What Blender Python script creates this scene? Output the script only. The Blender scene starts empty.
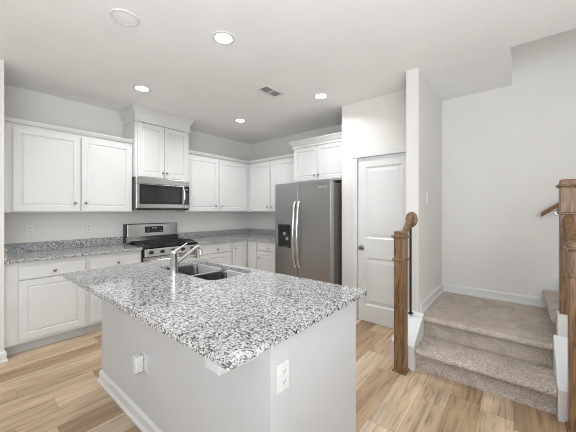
import bpy, bmesh, math, random
from mathutils import Vector, Matrix
random.seed(4)
PI = math.pi
scene = bpy.context.scene
COL = scene.collection

# ------------------------------------------------------------------ camera, world, light, exposure
cam_d = bpy.data.cameras.new('camera'); cam = bpy.data.objects.new('camera', cam_d); COL.objects.link(cam)
cam_d.sensor_width = 36.0; cam_d.lens = 281.0 / 576.0 * 36.0; cam_d.shift_y = -5.0 / 576.0
cam_d.clip_start = 0.02
YAW = math.atan2(231.0, 281.0)
cam.location = (0, 0, 1.372)
cam.rotation_euler = (PI / 2, 0, YAW - PI / 2)
scene.camera = cam
try: scene.cycles.filter_width = 1.0
except Exception: pass

world = bpy.data.worlds.new('world'); scene.world = world; world.use_nodes = True
wbg = world.node_tree.nodes['Background']
wbg.inputs['Color'].default_value = (0.80, 0.90, 1.0, 1); wbg.inputs['Strength'].default_value = 1.0

vs = scene.view_settings
vs.view_transform = 'Standard'; vs.look = 'None'; vs.gamma = 1.0; vs.use_curve_mapping = False
vs.exposure = 0.46

def area(name, loc, direction, sx, sy, power, color):
    d = bpy.data.lights.new(name, 'AREA'); d.shape = 'RECTANGLE'; d.size = sx; d.size_y = sy
    d.energy = power; d.color = color
    o = bpy.data.objects.new(name, d); COL.objects.link(o); o.location = loc
    o.rotation_euler = Vector(direction).to_track_quat('-Z', 'Y').to_euler()
    return o
# daylight through the great-room windows (behind and left of the camera) and the upstairs window
area('daylight_west', (-3.55, 0.6, 1.45), (1, 0, 0.05), 3.4, 1.7, 10, (0.88, 0.94, 1.0))
area('daylight_south', (0.6, -3.55, 1.45), (0, 1, 0.05), 3.4, 1.7, 15, (0.95, 0.97, 1.0))
area('daylight_upstairs', (3.0, -3.3, 4.3), (0.15, 1, -0.25), 1.6, 1.2, 1.5, (1.0, 0.98, 0.95))
area('upstairs_hall_light', (3.0, -0.9, 5.2), (0, 0.1, -1), 1.0, 1.0, 9, (1.0, 0.98, 0.95))
# added fill behind the camera, no real lamp: lifts kitchen walls and ceiling
area('added_kitchen_fill', (-0.9, -0.8, 1.6), (0.32, 0.42, 0.85), 3.0, 3.0, 100, (0.89, 0.95, 1.0))

# ------------------------------------------------------------------ helpers
def tag(o, label=None, cat=None, group=None, kind=None):
    if label: o['label'] = label
    if cat: o['category'] = cat
    if group: o['group'] = group
    if kind: o['kind'] = kind
    return o

def thing(name, label, cat, loc, group=None):
    o = bpy.data.objects.new(name, None); COL.objects.link(o); o.location = loc
    o.empty_display_size = 0.05
    return tag(o, label, cat, group)

def root_off(p):
    v = Vector((0, 0, 0))
    while p is not None:
        v += Vector(p.location); p = p.parent
    return v

class MB:
    """collects shapes, given in world coordinates, into one mesh"""
    def __init__(s): s.bm = bmesh.new()
    def box(s, x0, x1, y0, y1, z0, z1, bev=0.0, seg=2, M=None):
        r = bmesh.ops.create_cube(s.bm, size=1.0); vs_ = r['verts']
        for v in vs_:
            v.co = Vector((x0 + (v.co.x + .5) * (x1 - x0), y0 + (v.co.y + .5) * (y1 - y0), z0 + (v.co.z + .5) * (z1 - z0)))
        if bev > 0:
            es = list({e for v in vs_ for e in v.link_edges})
            r = bmesh.ops.bevel(s.bm, geom=es, offset=bev, segments=seg, profile=.5, affect='EDGES')
            vs_ = list({v for f in r['faces'] for v in f.verts} | {v for v in vs_ if v.is_valid})
        if M is not None: bmesh.ops.transform(s.bm, matrix=M, verts=vs_)
        return s
    def prism(s, pts, axis, a, b, bev=0.0, seg=2):
        """polygon (2-D points in the other two axes) extruded along axis from a to b"""
        def mk(p, t):
            if axis == 'x': return (t, p[0], p[1])
            if axis == 'y': return (p[0], t, p[1])
            return (p[0], p[1], t)
        va = [s.bm.verts.new(mk(p, a)) for p in pts]; vb = [s.bm.verts.new(mk(p, b)) for p in pts]
        n = len(pts)
        fs = [s.bm.faces.new(va), s.bm.faces.new(vb[::-1])]
        for i in range(n):
            fs.append(s.bm.faces.new((va[i], vb[i], vb[(i + 1) % n], va[(i + 1) % n])))
        if bev > 0:
            es = list({e for f in fs for e in f.edges})
            bmesh.ops.bevel(s.bm, geom=es, offset=bev, segments=seg, profile=.5, affect='EDGES')
        return s
    def lathe(s, prof, M, n=24, sx=1.0, sy=1.0):
        """profile of (radius, height) about the local z axis, placed by matrix M"""
        rings = []
        for r, h in prof:
            if r < 1e-6: rings.append([s.bm.verts.new(M @ Vector((0, 0, h)))])
            else: rings.append([s.bm.verts.new(M @ Vector((r * sx * math.cos(2 * PI * k / n), r * sy * math.sin(2 * PI * k / n), h))) for k in range(n)])
        for A, B in zip(rings, rings[1:]):
            for k in range(n):
                k2 = (k + 1) % n
                if len(A) == 1 and len(B) == 1: continue
                if len(A) == 1: s.bm.faces.new((A[0], B[k], B[k2]))
                elif len(B) == 1: s.bm.faces.new((A[k], B[0], A[k2]))
                else: s.bm.faces.new((A[k], B[k], B[k2], A[k2]))
        return s
    def tube(s, pts, rad, n=12, flat=1.0, cap=True):
        """round bar along points; rad a number or list"""
        pts = [Vector(p) for p in pts]; rings = []
        up0 = None
        for i, p in enumerate(pts):
            d = (pts[min(i + 1, len(pts) - 1)] - pts[max(i - 1, 0)]).normalized()
            ref = Vector((0, 0, 1)) if abs(d.z) < .95 else Vector((1, 0, 0))
            sd = d.cross(ref).normalized() if up0 is None else (up0 - d * up0.dot(d)).normalized()
            up0 = sd
            u2 = sd.cross(d).normalized()
            r = rad[i] if isinstance(rad, (list, tuple)) else rad
            rings.append([s.bm.verts.new(p + sd * r * math.cos(2 * PI * k / n) + u2 * r * flat * math.sin(2 * PI * k / n)) for k in range(n)])
        for A, B in zip(rings, rings[1:]):
            for k in range(n): s.bm.faces.new((A[k], B[k], B[(k + 1) % n], A[(k + 1) % n]))
        if cap:
            s.bm.faces.new(rings[0]); s.bm.faces.new(rings[-1][::-1])
        return s
    def sweep(s, prof, path, closed=False):
        """rectangular-ish profile [(out, up)] swept along a horizontal path of (x, y, z, nx, ny): out follows n"""
        rings = [[s.bm.verts.new((x + nx * o, y + ny * o, z + u)) for o, u in prof] for x, y, z, nx, ny in path]
        m = len(prof)
        for A, B in zip(rings, rings[1:]):
            for k in range(m): s.bm.faces.new((A[k], B[k], B[(k + 1) % m], A[(k + 1) % m]))
        s.bm.faces.new(rings[0]); s.bm.faces.new(rings[-1][::-1])
        return s
    def build(s, name, mat, parent=None, smooth=False):
        bmesh.ops.recalc_face_normals(s.bm, faces=s.bm.faces)
        me = bpy.data.meshes.new(name); off = root_off(parent)
        if off.length > 0: bmesh.ops.translate(s.bm, vec=-off, verts=s.bm.verts)
        s.bm.to_mesh(me); s.bm.free(); me.materials.append(mat)
        if smooth:
            for p in me.polygons: p.use_smooth = True
            try: me.set_sharp_from_angle(angle=math.radians(38))
            except Exception: pass
        o = bpy.data.objects.new(name, me); COL.objects.link(o)
        if parent is not None: o.parent = parent
        return o

def struct(name, mb, mat):
    return tag(mb.build(name, mat), kind='structure')

def frame_y(V):   # front that faces -y at y = V : (along, out, z) -> world
    return lambda a, d, z: (a, V - d, z)
def frame_x(U):   # front that faces -x at x = U
    return lambda a, d, z: (U - d, a, z)
def fbox(mb, F, a0, a1, d0, d1, z0, z1, bev=0.0, seg=2):
    p, q = F(a0, d0, z0), F(a1, d1, z1)
    mb.box(min(p[0], q[0]), max(p[0], q[0]), min(p[1], q[1]), max(p[1], q[1]), z0, z1, bev, seg)

# ------------------------------------------------------------------ materials
def new_mat(name):
    m = bpy.data.materials.new(name); m.use_nodes = True
    nt = m.node_tree; b = nt.nodes['Principled BSDF']
    return m, nt, b
def N(nt, typ, **kw):
    n = nt.nodes.new(typ)
    for k, v in kw.items():
        if k in n.inputs.keys(): n.inputs[k].default_value = v
        else: setattr(n, k, v)
    return n
def ramp(nt, stops, interp='LINEAR'):
    r = nt.nodes.new('ShaderNodeValToRGB'); r.color_ramp.interpolation = interp
    e = r.color_ramp.elements
    while len(e) < len(stops): e.new(0.5)
    for el, (p, c) in zip(e, stops):
        el.position = p; el.color = (c[0], c[1], c[2], 1)
    return r
def objco(nt):
    return nt.nodes.new('ShaderNodeTexCoord').outputs['Object']

def paint(name, col, rough=0.5, bump=0.0, bscale=300, var=0.015):
    m, nt, b = new_mat(name); L = nt.links
    co = objco(nt)
    n = N(nt, 'ShaderNodeTexNoise', Scale=3.0, Detail=2.0); L.new(co, n.inputs['Vector'])
    r = ramp(nt, [(0.3, [c * (1 - var) for c in col]), (0.7, [min(1, c * (1 + var)) for c in col])])
    L.new(n.outputs['Fac'], r.inputs['Fac']); L.new(r.outputs['Color'], b.inputs['Base Color'])
    b.inputs['Roughness'].default_value = rough
    if bump > 0:
        n2 = N(nt, 'ShaderNodeTexNoise', Scale=bscale, Detail=2.0); L.new(co, n2.inputs['Vector'])
        bp = N(nt, 'ShaderNodeBump', Strength=bump, Distance=0.002); L.new(n2.outputs['Fac'], bp.inputs['Height'])
        L.new(bp.outputs['Normal'], b.inputs['Normal'])
    return m

def metal(name, col, rough, aniso_axis=None, streak=0.05):
    m, nt, b = new_mat(name); L = nt.links
    co = objco(nt); mp = nt.nodes.new('ShaderNodeMapping'); L.new(co, mp.inputs['Vector'])
    sc = {'x': (2, 400, 400), 'y': (400, 2, 400), 'z': (400, 400, 2), None: (60, 60, 60)}[aniso_axis]
    mp.inputs['Scale'].default_value = sc
    n = N(nt, 'ShaderNodeTexNoise', Scale=1.0, Detail=2.0); L.new(mp.outputs['Vector'], n.inputs['Vector'])
    r = ramp(nt, [(0.3, [c * (1 - streak) for c in col]), (0.7, [c * (1 + streak) for c in col])])
    L.new(n.outputs['Fac'], r.inputs['Fac']); L.new(r.outputs['Color'], b.inputs['Base Color'])
    b.inputs['Metallic'].default_value = 1.0; b.inputs['Roughness'].default_value = rough
    return m

def plain(name, col, rough=0.4, metallic=0.0):
    m, nt, b = new_mat(name); L = nt.links
    n = N(nt, 'ShaderNodeTexNoise', Scale=40.0); L.new(objco(nt), n.inputs['Vector'])
    r = ramp(nt, [(0.3, [c * 0.95 for c in col]), (0.7, [c * 1.05 for c in col])])
    L.new(n.outputs['Fac'], r.inputs['Fac']); L.new(r.outputs['Color'], b.inputs['Base Color'])
    b.inputs['Roughness'].default_value = rough; b.inputs['Metallic'].default_value = metallic
    return m

M_wall = paint('wall_paint', (0.735, 0.712, 0.678), 0.65, 0.08)
M_ceil = paint('ceiling_paint', (0.88, 0.88, 0.875), 0.8, 0.06)
M_trim = paint('trim_paint', (0.72, 0.72, 0.71), 0.35)
M_cab = paint('cabinet_paint', (0.68, 0.678, 0.662), 0.38)
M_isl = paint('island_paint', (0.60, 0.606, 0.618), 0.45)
M_steel = metal('stainless_steel', (0.56, 0.56, 0.55), 0.26, 'x')
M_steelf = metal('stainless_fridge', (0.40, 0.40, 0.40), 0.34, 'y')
M_bright = metal('bright_steel', (0.80, 0.79, 0.77), 0.22)
M_chrome = metal('brushed_nickel', (0.62, 0.61, 0.59), 0.20)
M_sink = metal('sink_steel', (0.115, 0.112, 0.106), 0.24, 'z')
M_knob = metal('knob_nickel', (0.33, 0.31, 0.29), 0.28)
M_black = plain('black_enamel', (0.012, 0.012, 0.013), 0.22)
M_iron = plain('cast_iron', (0.014, 0.014, 0.015), 0.55)
M_darkside = plain('fridge_side_grey', (0.11, 0.106, 0.10), 0.45)
M_glass = plain('oven_glass', (0.02, 0.02, 0.022), 0.05)
M_plastic = plain('white_plastic', (0.74, 0.74, 0.73), 0.35)
M_slot = plain('dark_slot', (0.09, 0.09, 0.09), 0.6)
M_duct = plain('duct_grey', (0.20, 0.20, 0.20), 0.7)
M_toe_shade = paint('toe_kick_shade', (0.55, 0.55, 0.545), 0.5)  # greyer than the cabinets: shade of the recess put into the colour

def emis(name, col, s):
    m, nt, b = new_mat(name)
    b.inputs['Base Color'].default_value = (col[0] * .3, col[1] * .3, col[2] * .3, 1); b.inputs['Emission Color'].default_value = (*col, 1)
    b.inputs['Emission Strength'].default_value = s
    return m
M_lamp = emis('lamp_diffuser', (1.0, 0.97, 0.92), 14.0)
M_disp = emis('display_digits', (0.45, 0.6, 0.85), 0.12)

def granite():
    m, nt, b = new_mat('granite'); L = nt.links
    co = objco(nt)
    ns = N(nt, 'ShaderNodeTexNoise', Scale=90.0, Detail=2.0); L.new(co, ns.inputs['Vector'])
    mx = nt.nodes.new('ShaderNodeVectorMath'); mx.operation = 'SCALE'; mx.inputs['Scale'].default_value = 0.006
    L.new(ns.outputs['Color'], mx.inputs[0])
    ad = nt.nodes.new('ShaderNodeVectorMath'); ad.operation = 'ADD'; L.new(co, ad.inputs[0]); L.new(mx.outputs[0], ad.inputs[1])
    def vor(scale):
        v = N(nt, 'ShaderNodeTexVoronoi', Scale=scale); L.new(ad.outputs[0], v.inputs['Vector'])
        sp = nt.nodes.new('ShaderNodeSeparateColor'); L.new(v.outputs['Color'], sp.inputs['Color'])
        return sp.outputs[0]
    r1 = ramp(nt, [(0.0, (0.02, 0.02, 0.022)), (0.065, (0.13, 0.13, 0.133)), (0.17, (0.33, 0.33, 0.333)),
                   (0.32, (0.46, 0.46, 0.46)), (0.54, (0.56, 0.56, 0.555)), (0.76, (0.64, 0.635, 0.62))], 'CONSTANT')
    L.new(vor(175.0), r1.inputs['Fac'])
    r2 = ramp(nt, [(0.0, (0.05, 0.05, 0.052)), (0.045, (0.30, 0.30, 0.305)), (0.14, (1, 1, 1))], 'CONSTANT')
    L.new(vor(320.0), r2.inputs['Fac'])
    mul = nt.nodes.new('ShaderNodeMix'); mul.data_type = 'RGBA'; mul.blend_type = 'MULTIPLY'; mul.inputs['Factor'].default_value = 0.9
    L.new(r1.outputs['Color'], mul.inputs['A']); L.new(r2.outputs['Color'], mul.inputs['B'])
    r3 = ramp(nt, [(0.0, (0.10, 0.10, 0.103)), (0.075, (0.60, 0.60, 0.60)), (0.17, (1, 1, 1))], 'CONSTANT')
    L.new(vor(120.0), r3.inputs['Fac'])
    mul2 = nt.nodes.new('ShaderNodeMix'); mul2.data_type = 'RGBA'; mul2.blend_type = 'MULTIPLY'; mul2.inputs['Factor'].default_value = 0.85
    L.new(mul.outputs['Result'], mul2.inputs['A']); L.new(r3.outputs['Color'], mul2.inputs['B'])
    L.new(mul2.outputs['Result'], b.inputs['Base Color'])
    b.inputs['Roughness'].default_value = 0.07; b.inputs['Specular IOR Level'].default_value = 0.45
    return m
M_granite = granite()

def planks():
    m, nt, b = new_mat('oak_planks'); L = nt.links
    co = objco(nt); sep = nt.nodes.new('ShaderNodeSeparateXYZ'); L.new(co, sep.inputs[0])
    def math_(op, a, bb=None):
        n = nt.nodes.new('ShaderNodeMath'); n.operation = op
        for i, v in enumerate((a, bb)):
            if v is None: continue
            if isinstance(v, (int, float)): n.inputs[i].default_value = v
            else: L.new(v, n.inputs[i])
        return n.outputs[0]
    W, LEN = 0.187, 1.22
    yy = math_('DIVIDE', math_('SUBTRACT', sep.outputs['Y'], 0.022), W)
    row = math_('FLOOR', yy); fy = math_('FRACT', yy)
    wn = nt.nodes.new('ShaderNodeTexWhiteNoise'); wn.noise_dimensions = '1D'; L.new(row, wn.inputs['W'])
    xx = math_('ADD', math_('DIVIDE', sep.outputs['X'], LEN), math_('MULTIPLY', wn.outputs['Value'], 7.0))
    col = math_('FLOOR', xx); fx = math_('FRACT', xx)
    cmb = nt.nodes.new('ShaderNodeCombineXYZ'); L.new(row, cmb.inputs[0]); L.new(col, cmb.inputs[1])
    wn2 = nt.nodes.new('ShaderNodeTexWhiteNoise'); wn2.noise_dimensions = '3D'; L.new(cmb.outputs[0], wn2.inputs['Vector'])
    tone = ramp(nt, [(0.0, (0.37, 0.245, 0.140)), (0.35, (0.49, 0.345, 0.215)), (0.7, (0.585, 0.440, 0.295)), (1.0, (0.67, 0.535, 0.390))])
    L.new(wn2.outputs['Value'], tone.inputs['Fac'])
    # grain, stretched along the plank and shifted from plank to plank
    sh = nt.nodes.new('ShaderNodeVectorMath'); sh.operation = 'SCALE'; sh.inputs['Scale'].default_value = 20.0; L.new(wn2.outputs['Color'], sh.inputs[0])
    ad = nt.nodes.new('ShaderNodeVectorMath'); ad.operation = 'ADD'; L.new(co, ad.inputs[0]); L.new(sh.outputs[0], ad.inputs[1])
    mp = nt.nodes.new('ShaderNodeMapping'); mp.inputs['Scale'].default_value = (1.6, 22, 1); L.new(ad.outputs[0], mp.inputs['Vector'])
    g = N(nt, 'ShaderNodeTexNoise', Scale=1.6, Detail=6.0, Roughness=0.6, Distortion=0.6); L.new(mp.outputs['Vector'], g.inputs['Vector'])
    gr = ramp(nt, [(0.30, (0.52, 0.48, 0.45)), (0.48, (0.97, 0.97, 0.97)), (0.75, (1.16, 1.16, 1.16))]); L.new(g.outputs['Fac'], gr.inputs['Fac'])
    mp2 = nt.nodes.new('ShaderNodeMapping'); mp2.inputs['Scale'].default_value = (0.9, 5, 1); L.new(ad.outputs[0], mp2.inputs['Vector'])
    g2 = N(nt, 'ShaderNodeTexNoise', Scale=1.5, Detail=3.0); L.new(mp2.outputs['Vector'], g2.inputs['Vector'])
    gr2 = ramp(nt, [(0.35, (0.84, 0.84, 0.86)), (0.65, (1.10, 1.09, 1.08))]); L.new(g2.outputs['Fac'], gr2.inputs['Fac'])
    def mulc(a, bb, f=1.0):
        k = nt.nodes.new('ShaderNodeMix'); k.data_type = 'RGBA'; k.blend_type = 'MULTIPLY'; k.inputs['Factor'].default_value = f
        L.new(a, k.inputs['A']); L.new(bb, k.inputs['B']); return k.outputs['Result']
    c = mulc(mulc(tone.outputs['Color'], gr.outputs['Color']), gr2.outputs['Color'])
    seam = math_('MAXIMUM', math_('LESS_THAN', fy, 0.014), math_('LESS_THAN', fx, 0.0022))
    mixs = nt.nodes.new('ShaderNodeMix'); mixs.data_type = 'RGBA'; L.new(math_('MULTIPLY', seam, 0.6), mixs.inputs['Factor'])
    L.new(c, mixs.inputs['A']); mixs.inputs['B'].default_value = (0.10, 0.07, 0.05, 1)
    L.new(mixs.outputs['Result'], b.inputs['Base Color'])
    b.inputs['Roughness'].default_value = 0.42
    return m
M_floor = planks()

def oak(name, axis):
    m, nt, b = new_mat(name); L = nt.links
    co = objco(nt); mp = nt.nodes.new('ShaderNodeMapping'); L.new(co, mp.inputs['Vector'])
    mp.inputs['Scale'].default_value = {'z': (26, 26, 1.8), 'x': (1.8, 26, 26), 'y': (26, 1.8, 26)}[axis]
    wv = N(nt, 'ShaderNodeTexNoise', Scale=2.2, Detail=5.0, Roughness=0.62, Distortion=1.6); L.new(mp.outputs['Vector'], wv.inputs['Vector'])
    r = ramp(nt, [(0.30, (0.050, 0.024, 0.010)), (0.42, (0.135, 0.070, 0.030)), (0.55, (0.230, 0.130, 0.062)), (0.75, (0.30, 0.180, 0.095))])
    L.new(wv.outputs['Fac'], r.inputs['Fac']); L.new(r.outputs['Color'], b.inputs['Base Color'])
    b.inputs['Roughness'].default_value = 0.38
    return m
M_oakz = oak('stained_oak_upright', 'z'); M_oakx = oak('stained_oak_rail', 'x'); M_oaky = oak('stained_oak_wall_rail', 'y')

def carpet():
    m, nt, b = new_mat('carpet'); L = nt.links
    co = objco(nt)
    n1 = N(nt, 'ShaderNodeTexNoise', Scale=140.0, Detail=3.0, Roughness=0.7); L.new(co, n1.inputs['Vector'])
    r1 = ramp(nt, [(0.36, (0.14, 0.11, 0.09)), (0.48, (0.58, 0.495, 0.430)), (0.60, (0.88, 0.79, 0.71))]); L.new(n1.outputs['Fac'], r1.inputs['Fac'])
    n2 = N(nt, 'ShaderNodeTexNoise', Scale=6.0, Detail=2.0, Distortion=1.2); L.new(co, n2.inputs['Vector'])
    r2 = ramp(nt, [(0.42, (0.90, 0.895, 0.885)), (0.56, (1.06, 1.06, 1.05))]); L.new(n2.outputs['Fac'], r2.inputs['Fac'])
    k = nt.nodes.new('ShaderNodeMix'); k.data_type = 'RGBA'; k.blend_type = 'MULTIPLY'; k.inputs['Factor'].default_value = 1.0
    L.new(r1.outputs['Color'], k.inputs['A']); L.new(r2.outputs['Color'], k.inputs['B'])
    L.new(k.outputs['Result'], b.inputs['Base Color']); b.inputs['Roughness'].default_value = 1.0
    bp = N(nt, 'ShaderNodeBump', Strength=1.0, Distance=0.012); L.new(n1.outputs['Fac'], bp.inputs['Height']); L.new(bp.outputs['Normal'], b.inputs['Normal'])
    return m
M_carpet = carpet()

# ------------------------------------------------------------------ the setting
CZ = 2.743
mb = MB(); mb.box(-3.6, 4.4, -3.6, 4.4, -0.1, 0.0); struct('floor', mb, M_floor)
mb = MB(); mb.prism([(-3.6, -3.6), (3.0, -3.6), (3.0, 0.06), (3.92, 0.06), (3.92, 0.742), (4.4, 0.742), (4.4, 4.4), (-3.6, 4.4)], 'z', CZ, 3.05)
struct('ceiling', mb, M_ceil)
mb = MB(); mb.box(-3.6, 4.4, 4.29, 4.4, 0, CZ); struct('wall_back', mb, M_wall)
mb = MB(); mb.box(0.225, 0.336, 3.625, 4.29, 0, CZ); struct('wall_left', mb, M_wall)
mb = MB(); mb.box(3.97, 4.08, 1.69, 4.29, 0, CZ); struct('wall_right', mb, M_wall)
# pantry front with its door opening, and the return beside the refrigerator
mb = MB()
mb.prism([(0.855, 0), (0.905, 0), (0.905, 2.04), (1.572, 2.04), (1.572, 0), (1.79, 0), (1.79, CZ), (0.855, CZ)], 'x', 3.285, 3.39)
mb.box(3.39, 3.97, 1.69, 1.79, 0, CZ); struct('wall_pantry', mb, M_wall)
mb = MB(); mb.box(2.868, 4.03, 0.742, 0.855, 0, CZ); struct('wall_stair_side', mb, M_wall)
mb = MB(); mb.box(3.92, 4.03, -3.6, 0.742, 0, 5.3); struct('wall_stair_back', mb, M_wall)
# rooms behind the camera: walls with window openings that let the daylight in
mb = MB(); mb.prism([(-3.6, 0), (4.4, 0), (4.4, CZ), (2.4, CZ), (2.4, .6), (-1.2, .6), (-1.2, 2.35), (2.4, 2.35), (2.4, CZ), (-3.6, CZ)], 'x', -3.7, -3.6)
struct('wall_west', mb, M_wall)
mb = MB(); mb.prism([(-3.6, 0), (3.92, 0), (3.92, CZ), (2.4, CZ), (2.4, .6), (-1.2, .6), (-1.2, 2.35), (2.4, 2.35), (2.4, CZ), (-3.6, CZ)], 'y', -3.7, -3.6)
struct('wall_south', mb, M_wall)
for nm, ax in (('window_1', 'x'), ('window_2', 'y')):
    mb = MB()
    for (a0, a1, z0, z1) in ((-1.2, 2.4, .6, .66), (-1.2, 2.4, 2.29, 2.35), (-1.2, -1.14, .66, 2.29), (2.34, 2.4, .66, 2.29), (.57, .63, .66, 2.29)):
        if ax == 'x': mb.box(-3.69, -3.63, a0, a1, z0, z1)
        else: mb.box(a0, a1, -3.69, -3.63, z0, z1)
    struct(nm, mb, M_trim)
# upper floor round the stairwell
mb = MB(); mb.box(1.4, 4.03, -3.6, 2.0, 5.3, 5.4); struct('ceiling_upper', mb, M_ceil)
mb = MB(); mb.box(1.3, 1.4, -3.6, 2.0, 3.05, 5.3); struct('wall_upper_west', mb, M_wall)
mb = MB(); mb.box(1.4, 3.92, 1.9, 2.0, 3.05, 5.3); struct('wall_upper_north', mb, M_wall)
mb = MB(); mb.box(1.3, 4.03, -3.7, -3.6, 3.05, 5.3); struct('wall_upper_south', mb, M_wall)
# knee wall below the upper flight, and its under-stair face
mb = MB(); mb.prism([(-0.222, 0), (-0.222, 0.61), (-0.33, 0.61), (-0.33, 0.69), (-3.0, 2.70), (-3.6, 2.70), (-3.6, 0)], 'x', 2.885, 2.975); struct('wall_knee', mb, M_trim)

# baseboards: (out, up) profile
BB = [(0, 0), (0.022, 0), (0.022, 0.012), (0.014, 0.020), (0.014, 0.080), (0.006, 0.094), (0, 0.096)]
mb = MB()
mb.sweep(BB, [(0.336, 3.66, 0, 1, 0), (0.336, 3.625, 0, 1, -1), (0.225, 3.625, 0, -1, -1), (0.225, 4.2, 0, -1, 0)])
struct('baseboard_left', mb, M_trim)
mb = MB(); mb.sweep(BB, [(3.92, 0.742, 0.38, -1, -1), (3.92, -0.17, 0.38, -1, 0)]); struct('baseboard_stair_back', mb, M_trim)
mb = MB(); mb.sweep(BB, [(3.92, 0.742, 0.38, -1, -1), (2.93, 0.742, 0.38, 0, -1)]); struct('baseboard_stair_side', mb, M_trim)
mb = MB(); mb.prism([(-0.17, 0.38), (-0.17, 0.49), (-0.19, 0.61), (-0.9, 1.148), (-0.9, 0.38)], 'x', 3.902, 3.92); struct('trim_stair_skirt', mb, M_trim)
mb = MB(); mb.sweep(BB, [(3.285, 1.79, 0, -1, 0), (3.285, 1.642, 0, -1, 0)]); struct('baseboard_pantry', mb, M_trim)

# pantry door and casing
mb = MB()
for (a0, a1, z0, z1) in ((1.568, 1.636, 0, 2.036), (0.857, 0.909, 0, 2.036), (0.857, 1.636, 2.036, 2.10)):
    mb.box(3.267, 3.286, a0, a1, z0, z1, 0.004)
    mb.box(3.262, 3.268, a0 + (.012 if a1 - a0 < .1 else 0.0), a1 - (.012 if a1 - a0 < .1 else 0.0), z0, z1 - .012, 0.002)
struct('trim_1', mb, M_trim)
def panel_recess(mb, F, a0, a1, z0, z1, w=0.020, dep=0.008):
    """four sloping sides down to a raised field"""
    bm = mb.bm
    def ring(i, d): return [bm.verts.new(F(*p)) for p in ((a0 + i, d, z0 + i), (a1 - i, d, z0 + i), (a1 - i, d, z1 - i), (a0 + i, d, z1 - i))]
    R = [ring(0, 0), ring(w * .5, -dep), ring(w, -dep), ring(w * 2.2, -dep * .35)]
    for A, B in zip(R, R[1:]):
        for k in range(4): bm.faces.new((A[k], B[k], B[(k + 1) % 4], A[(k + 1) % 4]))
    bm.faces.new(R[-1])
def panelled_slab(mb, F, a0, a1, z0, z1, panels, thick, w=0.02, dep=0.008):
    """slab whose front is cut with recessed panels: rails and stiles as boxes round the recesses"""
    zs = sorted({z0, z1} | {p[2] for p in panels} | {p[3] for p in panels})
    bm = mb.bm
    pa0, pa1 = panels[0][0], panels[0][1]
    def quad(x0, x1, y0, y1): bm.faces.new([bm.verts.new(F(*p)) for p in ((x0, 0, y0), (x1, 0, y0), (x1, 0, y1), (x0, 0, y1))])
    quad(a0, pa0, z0, z1); quad(pa1, a1, z0, z1)
    for lo, hi in zip(zs, zs[1:]):
        if not any(p[2] <= lo and hi <= p[3] for p in panels): quad(pa0, pa1, lo, hi)
    for p in panels: panel_recess(mb, F, *p, w, dep)
    c = [(a0, z0), (a1, z0), (a1, z1), (a0, z1)]
    fr = [bm.verts.new(F(a, 0, z)) for a, z in c]; bk = [bm.verts.new(F(a, -thick, z)) for a, z in c]
    for k in range(4): bm.faces.new((fr[k], bk[k], bk[(k + 1) % 4], fr[(k + 1) % 4]))
    bm.faces.new(bk)
    bmesh.ops.remove_doubles(bm, verts=bm.verts, dist=1e-5)
mb = MB(); panelled_slab(mb, frame_x(3.292), 0.911, 1.564, 0.012, 2.030, [(1.025, 1.462, 1.035, 1.915), (1.025, 1.462, 0.215, 0.800)], 0.035, 0.028, 0.011)
door = struct('door_1', mb, M_trim)
mb = MB()
R = Matrix.Translation((3.292, 1.512, 0.918)) @ Matrix.Rotation(-PI / 2, 4, 'Y')
mb.lathe([(0.0, 0.0), (0.030, 0.0), (0.030, 0.006), (0.012, 0.012), (0.011, 0.030), (0.024, 0.040), (0.028, 0.052), (0.022, 0.062), (0, 0.066)], R)
mb.build('door_knob', M_knob, door, True)

# ------------------------------------------------------------------ staircase
st = thing('staircase', 'beige carpeted staircase with two steps turning up to the right beside the pantry', 'stairs', (3.2, 0.25, 0))
def nose(x, z, back):   # step profile in (x, z) with a rounded nosing that overhangs 25 mm
    r = 0.028; cx_, cz_ = x + 0.004, z - r
    pts = [(x + 0.034, 0.0 if back is None else back), (x + 0.034, z - 0.058)]
    pts += [(cx_ + r * math.cos(t), cz_ + r * math.sin(t)) for t in [math.radians(a) for a in (250, 225, 200, 180, 160, 135, 112, 90)]]
    return pts
def fuzz(mb, amp=0.003):
    bmesh.ops.triangulate(mb.bm, faces=[f for f in mb.bm.faces if len(f.verts) > 4])
    return mb
p = nose(2.572, 0.19, None); p += [(2.90, 0.19), (2.90, 0.0)]
mb = MB(); mb.prism(p, 'y', -0.196, 0.694); mb.build('step', M_carpet, st, True)
p = nose(2.874, 0.38, 0.0); p += [(3.917, 0.38), (3.917, 0.0)]
mb = MB(); mb.prism(p, 'y', -0.2215, 0.740); mb.box(2.976, 3.917, -0.250, -0.2215, 0.0, 0.38); o = mb.build('step', M_carpet, st, True); o['label'] = 'wide carpeted landing step at the turn'
for k in range(3):   # the flight that climbs to the right along the far wall
    z = 0.38 + 0.19 * (k + 1); y = -0.212 - 0.25 * k
    pr = [(-(yy), zz) for yy, zz in nose(-y - 0.0, z, z - 0.19)]
    pr += [(y - 0.30, z), (y - 0.30, z - 0.19)]
    mb = MB(); mb.prism(pr, 'x', 2.976, 3.90); mb.build('step', M_carpet, st, True)
# white curbs that close the ends of the bottom steps
def curb(y0, y1, zt):
    mb = MB(); mb.prism([(2.54, 0), (2.54, 0.205), (2.56, 0.222), (2.868, zt), (2.868, 0)], 'y', y0, y1, 0.003)
    return mb
o = curb(0.695, 0.885, 0.405).build('stair_curb', M_trim, st); o['label'] = 'white sloped curb at the pantry end of the steps'
o = curb(-0.315, -0.197, 0.455).build('stair_curb', M_trim, st); o['label'] = 'white sloped curb at the right end of the steps'

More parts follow.
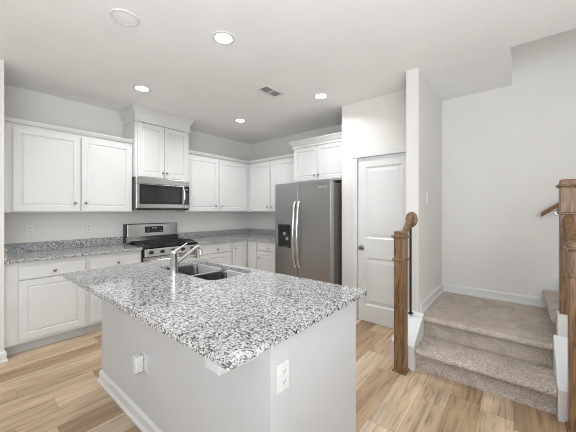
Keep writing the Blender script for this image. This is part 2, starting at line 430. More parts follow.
def newel(label, x, y, z0, z1, rings, shoe=True):
    t = thing('newel_post', label, 'newel post', (x, y, z0)); h = 0.045
    mb = MB(); mb.box(x - h, x + h, y - h, y + h, z0, z1 - 0.012, 0.003); mb.build('shaft', M_oakz, t)
    mb = MB()
    mb.box(x - h - .001, x + h + .001, y - h - .001, y + h + .001, z1 - 0.022, z1, 0.008, 3)
    zc = z1 - 0.045
    mb.box(x - h - .019, x + h + .019, y - h - .019, y + h + .019, zc - 0.009, zc + 0.009, 0.008, 3)
    mb.box(x - h - .006, x + h + .006, y - h - .006, y + h + .006, zc - 0.019, zc - 0.008, 0.004)
    mb.build('cap', M_oakx, t, True)
    for r in rings:
        mb = MB(); mb.box(x - h - .012, x + h + .012, y - h - .012, y + h + .012, r - 0.009, r + 0.009, 0.007, 3)
        mb.build('collar', M_oakx, t, True)
    if shoe:
        mb = MB(); mb.box(x - h - .012, x + h + .012, y - h - .012, y + h + .012, z0, z0 + 0.016, 0.006)
        mb.build('shoe_moulding', M_oakx, t, True)
    return t
newel('oak newel post at the left foot of the stairs by the pantry door', 2.482, 0.785, 0.0, 1.20, [0.957])
newel('oak newel post at the right foot of the stairs, cut by the right edge', 2.482, -0.285, 0.0, 1.185, [0.972])
newel('tall oak newel post standing on the white knee wall at the stair turn', 2.93, -0.280, 0.61, 1.605, [1.355, ], False)

def rail_between(mb, A, B, w=0.055, h=0.060):
    """handrail with a rounded top between two points, ends cut plumb"""
    A, B = Vector(A), Vector(B); d = (B - A); hd = Vector((d.x, d.y, 0)).normalized(); sd = Vector((-hd.y, hd.x, 0))
    prof = [(-.36, -.5), (.36, -.5), (.40, -.15), (.5, .0), (.5, .25), (.36, .45), (.15, .5), (-.15, .5), (-.36, .45), (-.5, .25), (-.5, .0), (-.40, -.15)]
    ra = [mb.bm.verts.new(A + sd * a * w + Vector((0, 0, b * h))) for a, b in prof]
    rb = [mb.bm.verts.new(B + sd * a * w + Vector((0, 0, b * h))) for a, b in prof]
    n = len(prof)
    for k in range(n): mb.bm.faces.new((ra[k], rb[k], rb[(k + 1) % n], ra[(k + 1) % n]))
    mb.bm.faces.new(ra); mb.bm.faces.new(rb[::-1]); return mb
t = thing('stair_handrail', 'short sloping oak handrail from the left newel to an oval rosette on the wall end', 'handrail', (2.70, 0.80, 1.0))
mb = MB(); rail_between(mb, (2.528, 0.795, 1.115), (2.852, 0.805, 1.305)); mb.build('rail', M_oakx, t, True)
mb = MB(); R = Matrix.Translation((2.868, 0.805, 1.290)) @ Matrix.Rotation(-PI / 2, 4, 'Y')
mb.lathe([(0, 0), (0.5, 0), (0.5, 0.006), (0.46, 0.012), (0.40, 0.016), (0, 0.016)], R, 32, 0.15, 0.112); mb.build('rosette', M_oakx, t, True)
t = thing('stair_handrail', 'oak handrail between the two newel posts at the right edge', 'handrail', (2.70, -0.283, 1.0))
mb = MB(); rail_between(mb, (2.528, -0.285, 1.08), (2.885, -0.281, 1.315)); mb.build('rail', M_oakx, t, True)
t = thing('wall_handrail', 'oak handrail rising along the far stair wall behind the tall newel', 'handrail', (3.85, -0.3, 1.4))
mb = MB(); rail_between(mb, (3.85, -0.172, 1.335), (3.85, -0.90, 1.88), 0.045, 0.050); mb.build('rail', M_oaky, t, True)
for y in (-0.30, -0.80):
    z = 1.335 + (-0.172 - y) * .7486
    mb = MB(); mb.tube([(3.918, y, z - .075), (3.89, y, z - .075), (3.862, y, z - .065), (3.852, y, z - .024)], 0.006, 10)
    mb.lathe([(0, 0), (.028, 0), (.024, .008), (0, .008)], Matrix.Translation((3.92, y, z - .075)) @ Matrix.Rotation(-PI / 2, 4, 'Y'), 20)
    mb.build('bracket', M_knob, t, True)
t = thing('baluster', 'single thin black iron baluster between the left newel and the wall', 'baluster', (2.82, 0.787, 0.378))
mb = MB(); mb.box(2.811, 2.829, 0.792, 0.810, 0.388, 1.235, 0.002); mb.build('bar', M_iron, t)
mb = MB(); mb.box(2.801, 2.839, 0.782, 0.820, 0.388, 0.406, 0.005); mb.build('shoe', M_iron, t)

# ------------------------------------------------------------------ cabinets
def shaker(F, a0, a1, z0, z1, st_w=0.058):
    """door with a flat recessed field and a small moulded step round it"""
    mb = MB(); panelled_slab(mb, F, a0, a1, z0, z1, [(a0 + st_w, a1 - st_w, z0 + st_w, z1 - st_w)], 0.020, 0.010, 0.009)
    return mb
def slab_front(F, a0, a1, z0, z1):
    mb = MB(); fbox(mb, F, a0, a1, -0.020, 0, z0, z1, 0.004); return mb
def knob(F, a, z, parent):
    p = Vector(F(a, 0, z)); q = Vector(F(a, 1, z)) - p
    R = Matrix.Translation(p) @ q.to_track_quat('Z', 'Y').to_matrix().to_4x4()
    mb = MB(); mb.lathe([(0, 0), (0.007, 0), (0.0055, 0.010), (0.0065, 0.014), (0.0145, 0.019), (0.0155, 0.024), (0.011, 0.029), (0, 0.030)], R, 16)
    return mb.build('knob', M_knob, parent, True)
def crown(F, a0, a1, z0, prof, endl, endr, ret=0.3):
    """moulding along a front, returning along an exposed end; prof is (out, up)"""
    mb = MB(); rings = []
    path = []
    if endl: path += [('L', ret)]
    pts = []
    bm = mb.bm
    def ring(fn): rings.append([bm.verts.new(F(*fn(o, u))) for o, u in prof])
    if endl: ring(lambda o, u: (a0 - o, -ret, z0 + u)); ring(lambda o, u: (a0 - o, o, z0 + u))
    else: ring(lambda o, u: (a0, o, z0 + u))
    if endr: ring(lambda o, u: (a1 + o, o, z0 + u)); ring(lambda o, u: (a1 + o, -ret, z0 + u))
    else: ring(lambda o, u: (a1, o, z0 + u))
    m = len(prof)
    for A, B in zip(rings, rings[1:]):
        for k in range(m): bm.faces.new((A[k], B[k], B[(k + 1) % m], A[(k + 1) % m]))
    bm.faces.new(rings[0]); bm.faces.new(rings[-1][::-1])
    return mb
CR_S = [(-0.018, 0), (0.004, 0), (0.010, 0.010), (0.022, 0.026), (0.026, 0.030), (0.026, 0.040), (-0.018, 0.040)]
CR_M = [(-0.018, 0), (0.006, 0), (0.006, 0.030), (0.014, 0.036), (0.036, 0.074), (0.048, 0.090), (0.052, 0.094), (0.052, 0.108), (-0.018, 0.108)]
CR_T = [(-0.018, 0), (0.008, 0), (0.008, 0.110), (0.014, 0.116), (0.024, 0.134), (0.044, 0.158), (0.060, 0.168), (0.060, 0.182), (-0.018, 0.182)]

UP = 'white wall cabinets over the counters'
BS = 'white base cabinets under the counters'
def upper(label, F, a0, a1, z0, z1, depth, doors, knobs, cr, ends, dz=(0.014, 0.046), back=None):
    loc = F((a0 + a1) / 2, -depth / 2, z0)
    t = thing('wall_cabinet', label, 'cabinet', loc, UP)
    mb = MB(); fbox(mb, F, a0, a1, -depth, -0.021, z0, z1); mb.build('body', M_cab, t)
    for (d0, d1), k in zip(doors, knobs):
        o = shaker(F, d0, d1, z0 + dz[0], z1 - dz[1]).build('door', M_cab, t)
        knob(F, k[0], k[1], o)
    if cr: crown(F, a0, a1, z1 - .008, cr, ends[0], ends[1], depth - .03).build('crown_moulding', M_cab, t)
    return t
FB = frame_y(3.960)
upper('wide white two-door wall cabinet at the far left, beside the wall end', FB, 0.338, 1.571, 1.358, 2.280, 0.328,
      [(0.432, 0.990), (1.010, 1.556)], [(0.945, 1.462), (1.046, 1.464)], CR_S, (0, 0))
upper('taller white cabinet above the microwave, its crown touching the ceiling', frame_y(3.880), 1.573, 2.352, 1.826, 2.567, 0.408,
      [(1.604, 1.960), (1.966, 2.324)], [(1.936, 1.905), (1.992, 1.905)], CR_T, (1, 1), (0.012, 0.016))
upper('white two-door wall cabinet between the microwave and the kitchen corner', FB, 2.354, 3.6608, 1.358, 2.280, 0.328,
      [(2.385, 2.955), (2.968, 3.600)], [(2.885, 1.457), (3.020, 1.457)], CR_S, (0, 0))
upper('white two-door wall cabinet between the kitchen corner and the refrigerator', frame_x(3.640), 2.722, 3.9808, 1.358, 2.280, 0.328,
      [(2.760, 3.392), (3.412, 3.925)], [(3.362, 1.445), (3.458, 1.445)], CR_S, (0, 0))
upper('white cabinet with two short doors directly above the refrigerator', frame_x(3.420), 1.796, 2.712, 1.803, 2.336, 0.548,
      [(1.812, 2.262), (2.270, 2.690)], [(2.232, 1.898), (2.305, 1.898)], CR_M, (0, 1), (0.022, 0.012))

def base(label, F, a0, a1, drawers, doors, depth=0.62):
    t = thing('base_cabinet', label, 'cabinet', F((a0 + a1) / 2, -depth / 2, 0), BS)
    mb = MB(); fbox(mb, F, a0, a1, -depth, -0.021, 0.102, 0.884); mb.build('body', M_cab, t)
    mb = MB(); fbox(mb, F, a0, a1, -depth, -0.095, 0.0, 0.102); mb.build('toe_kick', M_toe_shade, t)
    for d0, d1, k in drawers:
        o = slab_front(F, d0, d1, 0.716, 0.838).build('drawer', M_cab, t)
        knob(F, k, 0.768, o)
    for d0, d1, z1, kn in doors:
        o = shaker(F, d0, d1, 0.135, z1).build('door', M_cab, t)
        if kn: knob(F, kn[0], kn[1], o)
    return t
FL = frame_y(3.660)
base('white drawer and door base cabinet at the far left, beside the wall end', FL, 0.338, 0.985, [(0.436, 0.962, 0.702)], [(0.436, 0.962, 0.703, (0.915, 0.64))])
base('white drawer and door base cabinet just left of the stove', FL, 0.987, 1.562, [(1.010, 1.535, 1.29)], [(1.010, 1.535, 0.703, (1.06, 0.64))])
base('white drawer and door base cabinet just right of the stove', FL, 2.342, 3.005, [(2.395, 2.985, 2.708)], [(2.395, 2.985, 0.703, (2.44, 0.64))])
# corner unit with two doors meeting at a right angle
t = thing('base_cabinet', 'white corner base cabinet with two narrow doors meeting at a right angle', 'cabinet', (3.7, 3.97, 0), BS)
mb = MB(); mb.prism([(3.007, 3.681), (3.361, 3.681), (3.361, 3.432), (3.955, 3.432), (3.955, 4.28), (3.007, 4.28)], 'z', 0.102, 0.884); mb.build('body', M_cab, t)
mb = MB(); mb.prism([(3.007, 3.755), (3.435, 3.755), (3.435, 3.432), (3.955, 3.432), (3.955, 4.28), (3.007, 4.28)], 'z', 0, 0.102); mb.build('toe_kick', M_toe_shade, t)
o = shaker(FL, 3.022, 3.318, 0.135, 0.838, 0.05).build('door', M_cab, t); knob(FL, 3.060, 0.752, o)
shaker(frame_x(3.340), 3.446, 3.655, 0.135, 0.838, 0.05).build('door', M_cab, t)
base('white drawer and door base cabinet beside the refrigerator', frame_x(3.340), 2.752, 3.430, [(2.775, 3.405, 3.158)], [(2.775, 3.405, 0.703, (3.372, 0.588))], 0.62)

# countertops
CT = 'granite counters along the walls'
t = thing('countertop', 'speckled granite counter left of the stove with its low backsplash', 'countertop', (0.96, 3.96, 0.884), CT)
mb = MB(); mb.box(0.338, 1.566, 3.636, 4.288, 0.884, 0.914, 0.004); mb.build('slab', M_granite, t)
mb = MB(); mb.box(0.338, 1.566, 4.268, 4.289, 0.914, 1.016, 0.002); mb.build('backsplash', M_granite, t)
mb = MB(); mb.box(0.338, 0.358, 3.66, 4.267, 0.914, 1.016, 0.002); mb.build('side_splash', M_granite, t)
t = thing('countertop', 'l-shaped speckled granite counter in the corner right of the stove', 'countertop', (3.2, 3.96, 0.884), CT)
mb = MB(); mb.prism([(2.338, 3.636), (3.316, 3.636), (3.316, 2.752), (3.968, 2.752), (3.968, 4.288), (2.338, 4.288)], 'z', 0.884, 0.914, 0.004); mb.build('slab', M_granite, t)
mb = MB(); mb.prism([(2.338, 4.268), (3.948, 4.268), (3.948, 2.752), (3.969, 2.752), (3.969, 4.289), (2.338, 4.289)], 'z', 0.914, 1.016); mb.build('backsplash', M_granite, t)

# ------------------------------------------------------------------ range
t = thing('gas_range', 'stainless steel gas range with black cooktop between the base cabinets', 'stove', (1.952, 3.95, 0))
RX0, RX1 = 1.572, 2.332
mb = MB(); mb.box(RX0, RX1, 3.665, 4.27, 0.03, 0.895); mb.build('body', M_black, t)
mb = MB(); mb.box(RX0 - .002, RX1 + .002, 3.625, 4.20, 0.895, 0.922, 0.008); mb.build('cooktop', M_black, t, True)
mb = MB(); mb.prism([(3.612, 0.79), (3.632, 0.885), (3.645, 0.894), (3.665, 0.894), (3.665, 0.79)], 'x', RX0 + .012, RX1 - .012, 0.003); mb.build('control_panel', M_steel, t)
for k in range(5):
    x = RX0 + 0.09 + k * 0.145
    R = Matrix.Translation((x, 3.622, 0.842)) @ Matrix.Rotation(PI / 2 - 0.2, 4, 'X')
    mb = MB(); mb.lathe([(0, 0), (0.024, 0), (0.024, 0.006), (0.019, 0.010), (0.018, 0.032), (0.014, 0.036), (0, 0.036)], R, 20); mb.build('knob', M_iron, t, True)
mb = MB(); mb.box(RX0 + .004, RX1 - .004, 3.630, 3.664, 0.21, 0.782, 0.005); od = mb.build('oven_door', M_steel, t)
mb = MB(); mb.box(RX0 + .12, RX1 - .12, 3.626, 3.631, 0.33, 0.64, 0.002); mb.build('window', M_glass, od)
mb = MB(); mb.tube([(RX0 + .06, 3.585, 0.735), (RX1 - .06, 3.585, 0.735)], 0.013, 14)
for x in (RX0 + .09, RX1 - .09): mb.box(x - .012, x + .012, 3.585, 3.632, 0.722, 0.748)
mb.build('handle', M_bright, od, True)
mb = MB(); mb.box(RX0 + .004, RX1 - .004, 3.634, 3.664, 0.05, 0.20, 0.005); mb.build('storage_drawer', M_steel, t)
mb = MB(); mb.prism([(4.155, 0.922), (4.19, 1.01), (4.275, 1.01), (4.275, 0.922)], 'x', RX0, RX1); mb.build('cooktop_riser', M_black, t)
bg = MB(); bg.prism([(4.192, 1.005), (4.205, 1.180), (4.215, 1.190), (4.275, 1.190), (4.275, 1.005)], 'x', RX0 + .022, RX1, 0.004); bgo = bg.build('backguard', M_steel, t)
mb = MB(); mb.prism([(4.188, 1.003), (4.203, 1.185), (4.275, 1.193), (4.275, 1.003)], 'x', RX0, RX0 + .022); mb.build('end_cap', M_black, bgo)
mb = MB(); mb.prism([(4.190, 1.055), (4.197, 1.145), (4.210, 1.145), (4.203, 1.055)], 'x', 1.835, 2.105, 0.001); dp = mb.build('display', M_black, bgo)
mb = MB()
for (x0, w) in ((1.935, .012), (1.952, .012), (1.974, .012), (1.991, .012)): mb.prism([(4.1915, 1.112), (4.1930, 1.132), (4.1960, 1.132), (4.1945, 1.112)], 'x', x0, x0 + w)
mb.build('digits', M_disp, dp)
for k in range(6):
    x = 1.860 + (k % 2) * .022 + (0 if k < 4 else .19); z = 1.075 + (k // 2 % 2) * .03
    q = (z - 1.055) * .078; mb = MB()
    mb.prism([(4.1885 + q, z), (4.1897 + q, z + .012), (4.194 + q, z + .012), (4.193 + q, z)], 'x', x, x + .014)
    mb.build('button', M_darkside, bgo)
for i, (x0, x1) in enumerate(((RX0 + .03, RX0 + .262), (RX0 + .270, RX0 + .490), (RX0 + .498, RX1 - .03))):
    mb = MB(); za, zb = 0.938, 0.952
    for (a, b_) in ((x0, x0 + .012), (x1 - .012, x1), ((x0 + x1) / 2 - .006, (x0 + x1) / 2 + .006)): mb.box(a, b_, 3.66, 4.14, za, zb, 0.002)
    for y in (3.66, 3.80, 3.90, 4.00, 4.128): mb.box(x0, x1, y, y + .012, za, zb, 0.002)
    for a in (x0, x1 - .012):
        for y in (3.66, 4.128): mb.box(a, a + .012, y, y + .012, 0.921, za)
    mb.build('grate', M_iron, t)
for (x, y, r) in ((RX0 + .146, 3.76, .046), (RX0 + .146, 4.03, .036), (RX0 + .380, 3.90, .05), (RX1 - .146, 3.76, .040), (RX1 - .146, 4.03, .046)):
    mb = MB(); mb.lathe([(0, 0), (r, 0), (r, .010), (r * .8, .015), (0, .015)], Matrix.Translation((x, y, .9215)), 24); mb.build('burner', M_iron, t, True)

# ------------------------------------------------------------------ microwave
t = thing('microwave', 'stainless over-the-range microwave hung beneath the tall cabinet', 'microwave', (1.955, 4.07, 1.385))
MX0, MX1, MZ0, MZ1, MY = 1.580, 2.344, 1.385, 1.822, 3.860
mb = MB(); mb.box(MX0, MX1, MY + .035, 4.285, MZ0, MZ1); mb.build('body', M_darkside, t)
mb = MB(); mb.box(MX0, MX1, MY + .004, MY + .034, MZ1 - .082, MZ1, 0.004); mb.build('top_vent', M_steel, t)
mb = MB(); mb.box(MX0, 2.262, MY, MY + .034, MZ0 + .024, MZ1 - .084, 0.005); dr = mb.build('door', M_steel, t)
mb = MB(); mb.box(MX0 + .034, 2.222, MY - .003, MY + .002, MZ0 + .082, MZ1 - .092, 0.002); wn = mb.build('window', M_black, dr)
mb = MB(); mb.box(MX0 + .075, 2.17, MY - .0045, MY - .002, MZ0 + .112, MZ1 - .130, 0.001); mb.build('pane', M_glass, wn)
mb = MB(); hp = []
for k in range(13):
    s = k / 12.0; z = MZ0 + .075 + s * (MZ1 - MZ0 - .165); hp.append((2.228 + .016 * math.sin(PI * s), MY - .012 - .030 * math.sin(PI * s), z))
mb.tube(hp, 0.014, 12, 0.7); mb.build('handle', M_bright, dr, True)
mb = MB(); mb.box(2.264, MX1, MY, MY + .034, MZ0 + .024, MZ1 - .084, 0.005); cp = mb.build('control_panel', M_black, t)
mb = MB(); mb.box(2.275, 2.312, MY - .0015, MY + .002, MZ1 - .140, MZ1 - .122); mb.build('display', M_disp, cp)
for r in range(6):
    for c in range(3):
        mb = MB(); mb.box(2.270 + c * .021, 2.284 + c * .021, MY - .001, MY + .002, MZ0 + .09 + r * .028, MZ0 + .103 + r * .028)
        mb.build('button', M_darkside, cp)
mb = MB(); mb.box(2.264, MX1, MY - .002, MY + .002, MZ0 + .026, MZ0 + .080, 0.001); mb.build('trim_strip', M_steel, cp)
mb = MB(); mb.box(MX0 + .01, MX1 - .01, MY + .006, MY + .034, MZ0, MZ0 + .022, 0.003); mb.build('bottom_vent', M_black, t)

# ------------------------------------------------------------------ refrigerator
t = thing('refrigerator', 'stainless side-by-side refrigerator with black ice dispenser', 'refrigerator', (3.5, 2.27, 0))
mb = MB(); mb.box(3.125, 3.94, 1.826, 2.728, 0.03, 1.738, 0.004); mb.build('body', M_darkside, t)
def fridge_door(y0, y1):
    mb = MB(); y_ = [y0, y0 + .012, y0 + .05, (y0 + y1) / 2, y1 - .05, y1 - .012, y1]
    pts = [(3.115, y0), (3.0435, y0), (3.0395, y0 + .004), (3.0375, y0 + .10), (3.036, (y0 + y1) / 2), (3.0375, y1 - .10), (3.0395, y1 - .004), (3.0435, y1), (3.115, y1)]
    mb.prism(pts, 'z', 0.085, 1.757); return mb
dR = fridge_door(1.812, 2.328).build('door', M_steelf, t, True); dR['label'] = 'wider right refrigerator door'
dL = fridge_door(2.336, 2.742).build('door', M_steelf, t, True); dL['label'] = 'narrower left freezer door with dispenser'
for o_, y, sg in ((dR, 2.306, -1), (dL, 2.374, 1)):
    mb = MB(); hp = []
    for k in range(17):
        s = k / 16.0; bow = math.sin(PI * s) ** .55
        hp.append((3.042 - .058 * bow, y, 0.605 + s * .895))
    mb.tube(hp, 0.0150, 12, 0.75); mb.build('handle', M_bright, o_, True)
mb = MB(); mb.box(3.026, 3.045, 2.452, 2.672, 0.858, 1.184, 0.004); dsp = mb.build('dispenser', M_black, dL)
mb = MB(); mb.box(3.0235, 3.027, 2.47, 2.655, 1.105, 1.170, 0.001); mb.build('touch_panel', M_glass, dsp)
for y0, y1, z0, z1 in ((2.525, 2.572, 1.030, 1.075), (2.475, 2.520, .965, 1.010)):
    mb = MB(); mb.box(3.012, 3.028, y0, y1, z0, z1, 0.004); mb.build('paddle', M_chrome, dsp)
mb = MB(); mb.box(3.016, 3.030, 2.47, 2.655, .862, .876, 0.002); mb.build('drip_tray', M_darkside, dsp)
mb = MB(); mb.box(3.0345, 3.0375, 1.875, 1.995, 1.672, 1.690, 0.001); mb.build('badge', M_bright, dR)
for y in (1.86, 2.69):
    mb = MB(); mb.box(3.06, 3.22, y - .03, y + .03, 1.739, 1.760, 0.005); mb.build('hinge_cover', M_iron, t)
mb = MB(); mb.box(3.09, 3.126, 1.83, 2.72, 0.0, 0.08); mb.build('kick_grille', M_iron, t)

# ------------------------------------------------------------------ island
IX0, IX1, IY0, IY1 = 0.795, 1.532, 0.738, 2.598
t = thing('kitchen_island', 'white panelled kitchen island base below the granite top', 'island', (1.16, 1.65, 0))
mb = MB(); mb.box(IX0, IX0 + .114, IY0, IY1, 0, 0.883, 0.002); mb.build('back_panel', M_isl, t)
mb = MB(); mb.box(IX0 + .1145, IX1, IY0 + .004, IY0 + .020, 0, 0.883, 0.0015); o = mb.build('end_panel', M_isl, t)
mb = MB()
mb.box(IX0 + .1145, IX1 - .02, IY0 + .021, 1.33, 0.102, 0.883); mb.box(IX0 + .1145, IX1 - .02, 2.48, IY1, 0.102, 0.883)
mb.box(IX0 + .1145, IX1 - .02, 1.33, 2.48, 0.102, 0.62); mb.box(IX1 - .06, IX1 - .02, 1.33, 2.48, 0.62, 0.883)
mb.box(IX0 + .1145, IX1 - .095, IY0 + .021, IY1, 0, 0.102); mb.build('body', M_cab, t)
FI = lambda a, d, z: (IX1 - .02 + d, a, z)
for (a0, a1) in ((0.765, 1.205), (1.215, 1.655), (1.665, 2.105), (2.115, 2.555)):
    o = shaker(FI, a0, a1, 0.135, 0.703).build('door', M_cab, t); knob(FI, a0 + .05, .64, o)
    slab_front(FI, a0, a1, 0.716, 0.838).build('drawer', M_cab, t)
mb = MB()
mb.sweep([(0, 0), (0.024, 0), (0.024, 0.014), (0.016, 0.024), (0.014, 0.028), (0.014, 0.078), (0.005, 0.092), (0, 0.094)],
         [(IX0, IY0, 0, -1, 0), (IX0, IY1, 0, -1, 1), (IX0 + .114, IY1, 0, 0, 1)])
mb.build('baseboard', M_trim, t)
mb = MB(); mb.box(IX0 - .012, IX0, IY0 - .0, IY1, 0.858, 0.883, 0.003); mb.box(IX0 - .012, IX1, IY0 - .012, IY0, 0.866, 0.883, 0.003); mb.build('top_moulding', M_isl, t)
for yc in (0.845, 2.09):
    mb = MB(); mb.prism([(IX0, 0.785), (0.60, 0.800), (0.60, 0.8835), (IX0, 0.8835)], 'y', yc - .042, yc + .042, 0.003); mb.build('support_bracket', M_isl, t)

# counter slab with the sink cut-out
def rrect(x0, x1, y0, y1, r, n=6):
    pts = []
    for cx_, cy_, a in ((x1 - r, y1 - r, 0), (x0 + r, y1 - r, 90), (x0 + r, y0 + r, 180), (x1 - r, y0 + r, 270)):
        for k in range(n + 1):
            th = math.radians(a + 90.0 * k / n); pts.append((cx_ + r * math.cos(th), cy_ + r * math.sin(th)))
    return pts
def plate_with_holes(outer, holes, z0, z1):
    mb = MB(); bm = mb.bm
    edges = []; loops = []
    for lp in [outer] + holes:
        vv = [bm.verts.new((x, y, z1)) for x, y in lp]; loops.append(vv)
        edges += [bm.edges.new((vv[i], vv[(i + 1) % len(vv)])) for i in range(len(vv))]
    r = bmesh.ops.triangle_fill(bm, use_beauty=True, use_dissolve=False, edges=edges, normal=(0, 0, 1))
    fs = [g for g in r['geom'] if isinstance(g, bmesh.types.BMFace)]
    ex = bmesh.ops.extrude_face_region(bm, geom=fs)
    bmesh.ops.translate(bm, vec=(0, 0, z0 - z1), verts=[g for g in ex['geom'] if isinstance(g, bmesh.types.BMVert)])
    return mb
SX0, SX1, SY0, SY1 = 1.100, 1.485, 1.545, 2.305
tc = thing('countertop', 'large speckled granite top of the kitchen island in the foreground', 'countertop', (1.05, 1.62, 0.884))
mb = plate_with_holes(rrect(0.545, 1.552, 0.680, 2.600, 0.012, 3), [rrect(SX0, SX1, SY0, SY1, 0.07)], 0.8845, 0.914)
o = mb.build('slab', M_granite, tc)
bv = o.modifiers.new('edge', 'BEVEL'); bv.width = 0.004; bv.segments = 2; bv.limit_method = 'ANGLE'; bv.angle_limit = math.radians(50)

t = thing('sink', 'double-bowl stainless steel sink set into the island granite', 'sink', (1.29, 1.925, 0.68))
DV = 1.905
def bowl(x0, x1, y0, y1, zb, zt):
    mb = MB(); bm = mb.bm; rings = []
    for (ins, z, rr) in ((-0.0, zt, .065), (0.004, zt - .02, .062), (0.010, zb + .03, .055), (0.022, zb + .008, .045), (0.045, zb, .035)):
        rings.append([bm.verts.new((x, y, z)) for x, y in rrect(x0 + ins, x1 - ins, y0 + ins, y1 - ins, rr)])
    # outer skin, a sheet thickness away
    for (ins, z, rr) in ((0.045, zb - .003, .035), (0.020, zb + .005, .045), (0.007, zb + .03, .055), (-.003, zt, .065)):
        rings.append([bm.verts.new((x, y, z)) for x, y in rrect(x0 + ins, x1 - ins, y0 + ins, y1 - ins, rr)])
    n = len(rings[0])
    for i, (A, B) in enumerate(zip(rings, rings[1:])):
        if i == 4: continue
        for k in range(n): bm.faces.new((A[k], B[k], B[(k + 1) % n], A[(k + 1) % n]))
    bm.faces.new(rings[4]); bm.faces.new(rings[5][::-1])
    for k in range(n): bm.faces.new((rings[8][k], rings[0][k], rings[0][(k + 1) % n], rings[8][(k + 1) % n]))
    return mb
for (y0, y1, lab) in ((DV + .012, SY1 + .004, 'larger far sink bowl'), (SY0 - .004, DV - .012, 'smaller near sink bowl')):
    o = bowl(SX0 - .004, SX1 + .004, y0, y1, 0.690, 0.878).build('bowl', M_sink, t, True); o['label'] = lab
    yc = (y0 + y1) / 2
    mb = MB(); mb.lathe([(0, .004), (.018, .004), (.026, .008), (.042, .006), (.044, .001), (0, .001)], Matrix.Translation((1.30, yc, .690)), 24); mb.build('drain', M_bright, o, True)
mb = plate_with_holes(rrect(SX0 - .03, SX1 + .03, SY0 - .03, SY1 + .03, .07),
                      [rrect(SX0 - .004, SX1 + .004, DV + .012, SY1 + .004, .065), rrect(SX0 - .004, SX1 + .004, SY0 - .004, DV - .012, .065)], 0.878, 0.8835)
mb.build('rim', M_bright, t)

t = thing('faucet', 'brushed nickel single-lever kitchen faucet standing beside the sink', 'faucet', (1.033, 1.905, 0.914))
fx, fy = 1.033, 1.905
mb = MB(); mb.lathe([(0, 0), (.032, 0), (.032, .005), (.027, .009), (.0265, .150), (.0275, .152), (.0275, .172), (.024, .178), (0, .179)], Matrix.Translation((fx, fy, .914)), 28); mb.build('body', M_chrome, t, True)
mb = MB(); mb.tube([(fx + .010, fy, .992), (fx + .06, fy, 1.022), (fx + .12, fy, 1.058), (fx + .178, fy, 1.092), (fx + .190, fy, 1.098)], [.0135, .0130, .0125, .0125, .012], 16)
sp = mb.build('spout', M_chrome, t, True)
mb = MB(); mb.tube([(fx + .183, fy, 1.096), (fx + .198, fy, 1.098), (fx + .210, fy, 1.088), (fx + .216, fy, 1.068), (fx + .218, fy, 1.036)], [.0125, .0145, .0155, .016, .0155], 16); mb.build('spray_head', M_bright, sp, True)
mb = MB(); mb.tube([(fx + .004, fy - .002, 1.088), (fx + .03, fy - .018, 1.104), (fx + .075, fy - .05, 1.140)], [.007, .006, .005], 10); mb.build('lever', M_chrome, t, True)

# ------------------------------------------------------------------ outlets, switch, charger
def wall_plate(name, label, cat, P, out, along, w=0.072, h=0.116, kind='duplex', group=None):
    """plate centred at P, facing out; along is the horizontal in-plane axis"""
    t = thing(name, label, cat, P, group)
    O = Vector(out); A = Vector(along); P = Vector(P)
    R = Matrix(((A.x, 0, O.x, P.x), (A.y, 0, O.y, P.y), (0, 1, 0, P.z), (0, 0, 0, 1)))
    mb = MB(); mb.box(-w / 2, w / 2, -h / 2, h / 2, 0, .006, 0.0025, 2, R); mb.build('plate', M_plastic, t)
    if kind == 'duplex':
        for s in (-1, 1):
            mb = MB(); mb.box(-.017, .017, s * .0205 - .0145, s * .0205 + .0145, .0055, .0085, 0.002, 2, R); r = mb.build('receptacle', M_plastic, t)
            mb = MB()
            for dx in (-.0065, .0065): mb.box(dx - .0012, dx + .0012, s * .0205 - .004, s * .0205 + .006, .0083, .0088, 0, 2, R)
            mb.box(-.002, .002, s * .0205 - .011, s * .0205 - .0075, .0083, .0088, 0, 2, R)
            mb.build('slots', M_slot, r)
    else:
        mb = MB(); mb.box(-.017, .017, -.033, .033, .0055, .010, 0.002, 2, R); mb.build('rocker', M_plastic, t)
    return t
OG = 'white wall outlets'
wall_plate('wall_outlet', 'white outlet on the back wall above the far left counter', 'outlet', (0.605, 4.29, 1.157), (0, -1, 0), (1, 0, 0), group=OG)
wall_plate('wall_outlet', 'white outlet on the back wall near the left side of the stove', 'outlet', (1.168, 4.29, 1.152), (0, -1, 0), (1, 0, 0), group=OG)
wall_plate('wall_outlet', 'white outlet on the end of the island under the granite corner', 'outlet', (0.864, IY0, 0.706), (0, -1, 0), (1, 0, 0), group=OG)
wall_plate('wall_outlet', 'white outlet on the long island side behind the plugged-in adapter', 'outlet', (IX0, 1.815, 0.425), (-1, 0, 0), (0, 1, 0), group=OG)
wall_plate('light_switch', 'white light switch on the wall beside the stairs', 'light switch', (3.19, 0.742, 1.512), (0, -1, 0), (1, 0, 0), kind='rocker')
t = thing('plug_adapter', 'small white plug-in adapter pushed into the island side outlet', 'adapter', (IX0 - .02, 1.865, 0.42))
mb = MB(); mb.box(IX0 - .058, IX0 - .0090, 1.812, 1.868, 0.368, 0.468, 0.008, 3); mb.build('housing', M_plastic, t, True)
mb = MB(); mb.box(IX0 - .060, IX0 - .0575, 1.837, 1.843, 0.449, 0.455); mb.build('indicator', M_slot, t)
mb = MB(); mb.box(IX0 - .050, IX0 - .018, 1.826, 1.856, 0.360, 0.370, 0.002); mb.build('port', M_slot, t)

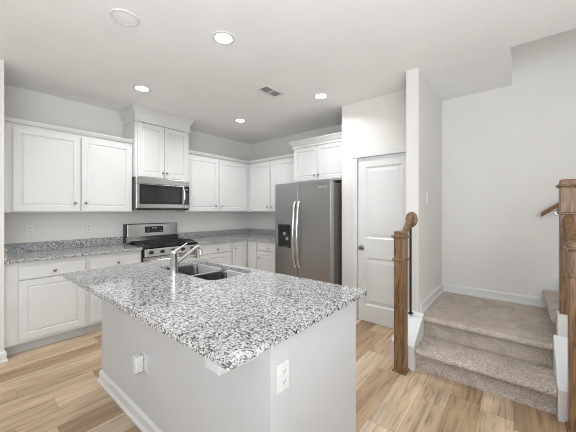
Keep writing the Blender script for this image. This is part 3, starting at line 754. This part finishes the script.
# ------------------------------------------------------------------ ceiling fittings
LP = [(1.396, 1.809, 'recessed ceiling light nearest the camera, above the island end of the ceiling'),
      (1.392, 3.259, 'recessed ceiling light in front of the tall microwave cabinet'),
      (2.838, 1.823, 'recessed ceiling light in front of the refrigerator, right of the air vent'),
      (2.827, 3.262, 'recessed ceiling light near the far kitchen corner, left of the air vent')]
def downlight():
    x, y, lab = LP[0]
    t = thing('recessed_light', lab, 'ceiling light', (x, y, CZ), 'recessed ceiling lights')
    T = Matrix.Translation((x, y, CZ)) @ Matrix.Rotation(PI, 4, 'X')
    mb = MB(); mb.lathe([(.066, 0.0), (.066, .004), (.072, .006), (.088, .006), (.092, .002), (.092, 0), (.066, 0)], T, 36); mb.build('trim_ring', M_plastic, t, True)
    mb = MB(); mb.lathe([(0, .0005), (.0655, .0005), (.0655, .0035), (0, .0045)], T, 36); mb.build('lens', M_lamp, t, True)
    return t
d0 = downlight()
for i, (x, y, lab) in enumerate(LP):
    if i == 0: c = d0
    else:
        c = d0.copy(); COL.objects.link(c); c.location = (x, y, CZ); c['label'] = lab
        for ch in list(d0.children):
            k = ch.copy(); COL.objects.link(k); k.parent = c
    ld = bpy.data.lights.new('recessed_lamp', 'AREA'); ld.shape = 'DISK'; ld.size = 0.13; ld.energy = 6.5; ld.spread = math.radians(145); ld.color = (0.97, 0.98, 1.0)
    lo = bpy.data.objects.new('recessed_lamp', ld); COL.objects.link(lo); lo.location = (x, y, CZ - 0.012)
t = thing('ceiling_speaker', 'flush round white speaker grille in the ceiling at the upper left', 'speaker', (0.807, 2.162, CZ))
T = Matrix.Translation((0.807, 2.162, CZ)) @ Matrix.Rotation(PI, 4, 'X')
mb = MB(); mb.lathe([(.078, 0), (.078, .006), (.092, .006), (.095, 0), (.078, 0)], T, 36); mb.build('rim', M_plastic, t, True)
mb = MB(); mb.lathe([(0, .0005), (.077, .0005), (.077, .003), (.06, .005), (0, .0055)], T, 36); mb.build('grille', M_ceil, t, True)
t = thing('ceiling_vent', 'white ceiling air vent with dark louvres between the recessed lights', 'vent', (2.362, 2.198, CZ))
vx0, vx1, vy0, vy1 = 2.205, 2.520, 2.112, 2.284
mb = MB()
for b_ in ((vx0, vx1, vy0, vy0 + .028), (vx0, vx1, vy1 - .028, vy1), (vx0, vx0 + .028, vy0 + .028, vy1 - .028), (vx1 - .028, vx1, vy0 + .028, vy1 - .028)):
    mb.box(*b_, CZ - .008, CZ - .0005, .002)
mb.box((vx0 + vx1) / 2 - .008, (vx0 + vx1) / 2 + .008, vy0 + .028, vy1 - .028, CZ - .007, CZ - .001); mb.build('frame', M_plastic, t)
mb = MB(); mb.box(vx0 + .026, vx1 - .026, vy0 + .026, vy1 - .026, CZ - .0015, CZ - .0005); mb.build('duct_backing', M_duct, t)
mb = MB()
for k in range(7):
    y = vy0 + .034 + k * .0155
    T = Matrix.Translation((0, y, CZ - .0055)) @ Matrix.Rotation(math.radians(25), 4, 'X')
    mb.box(vx0 + .027, vx1 - .027, -.0045, .0045, -.0006, .0006, 0, 2, T)
mb.build('louvres', M_plastic, t)
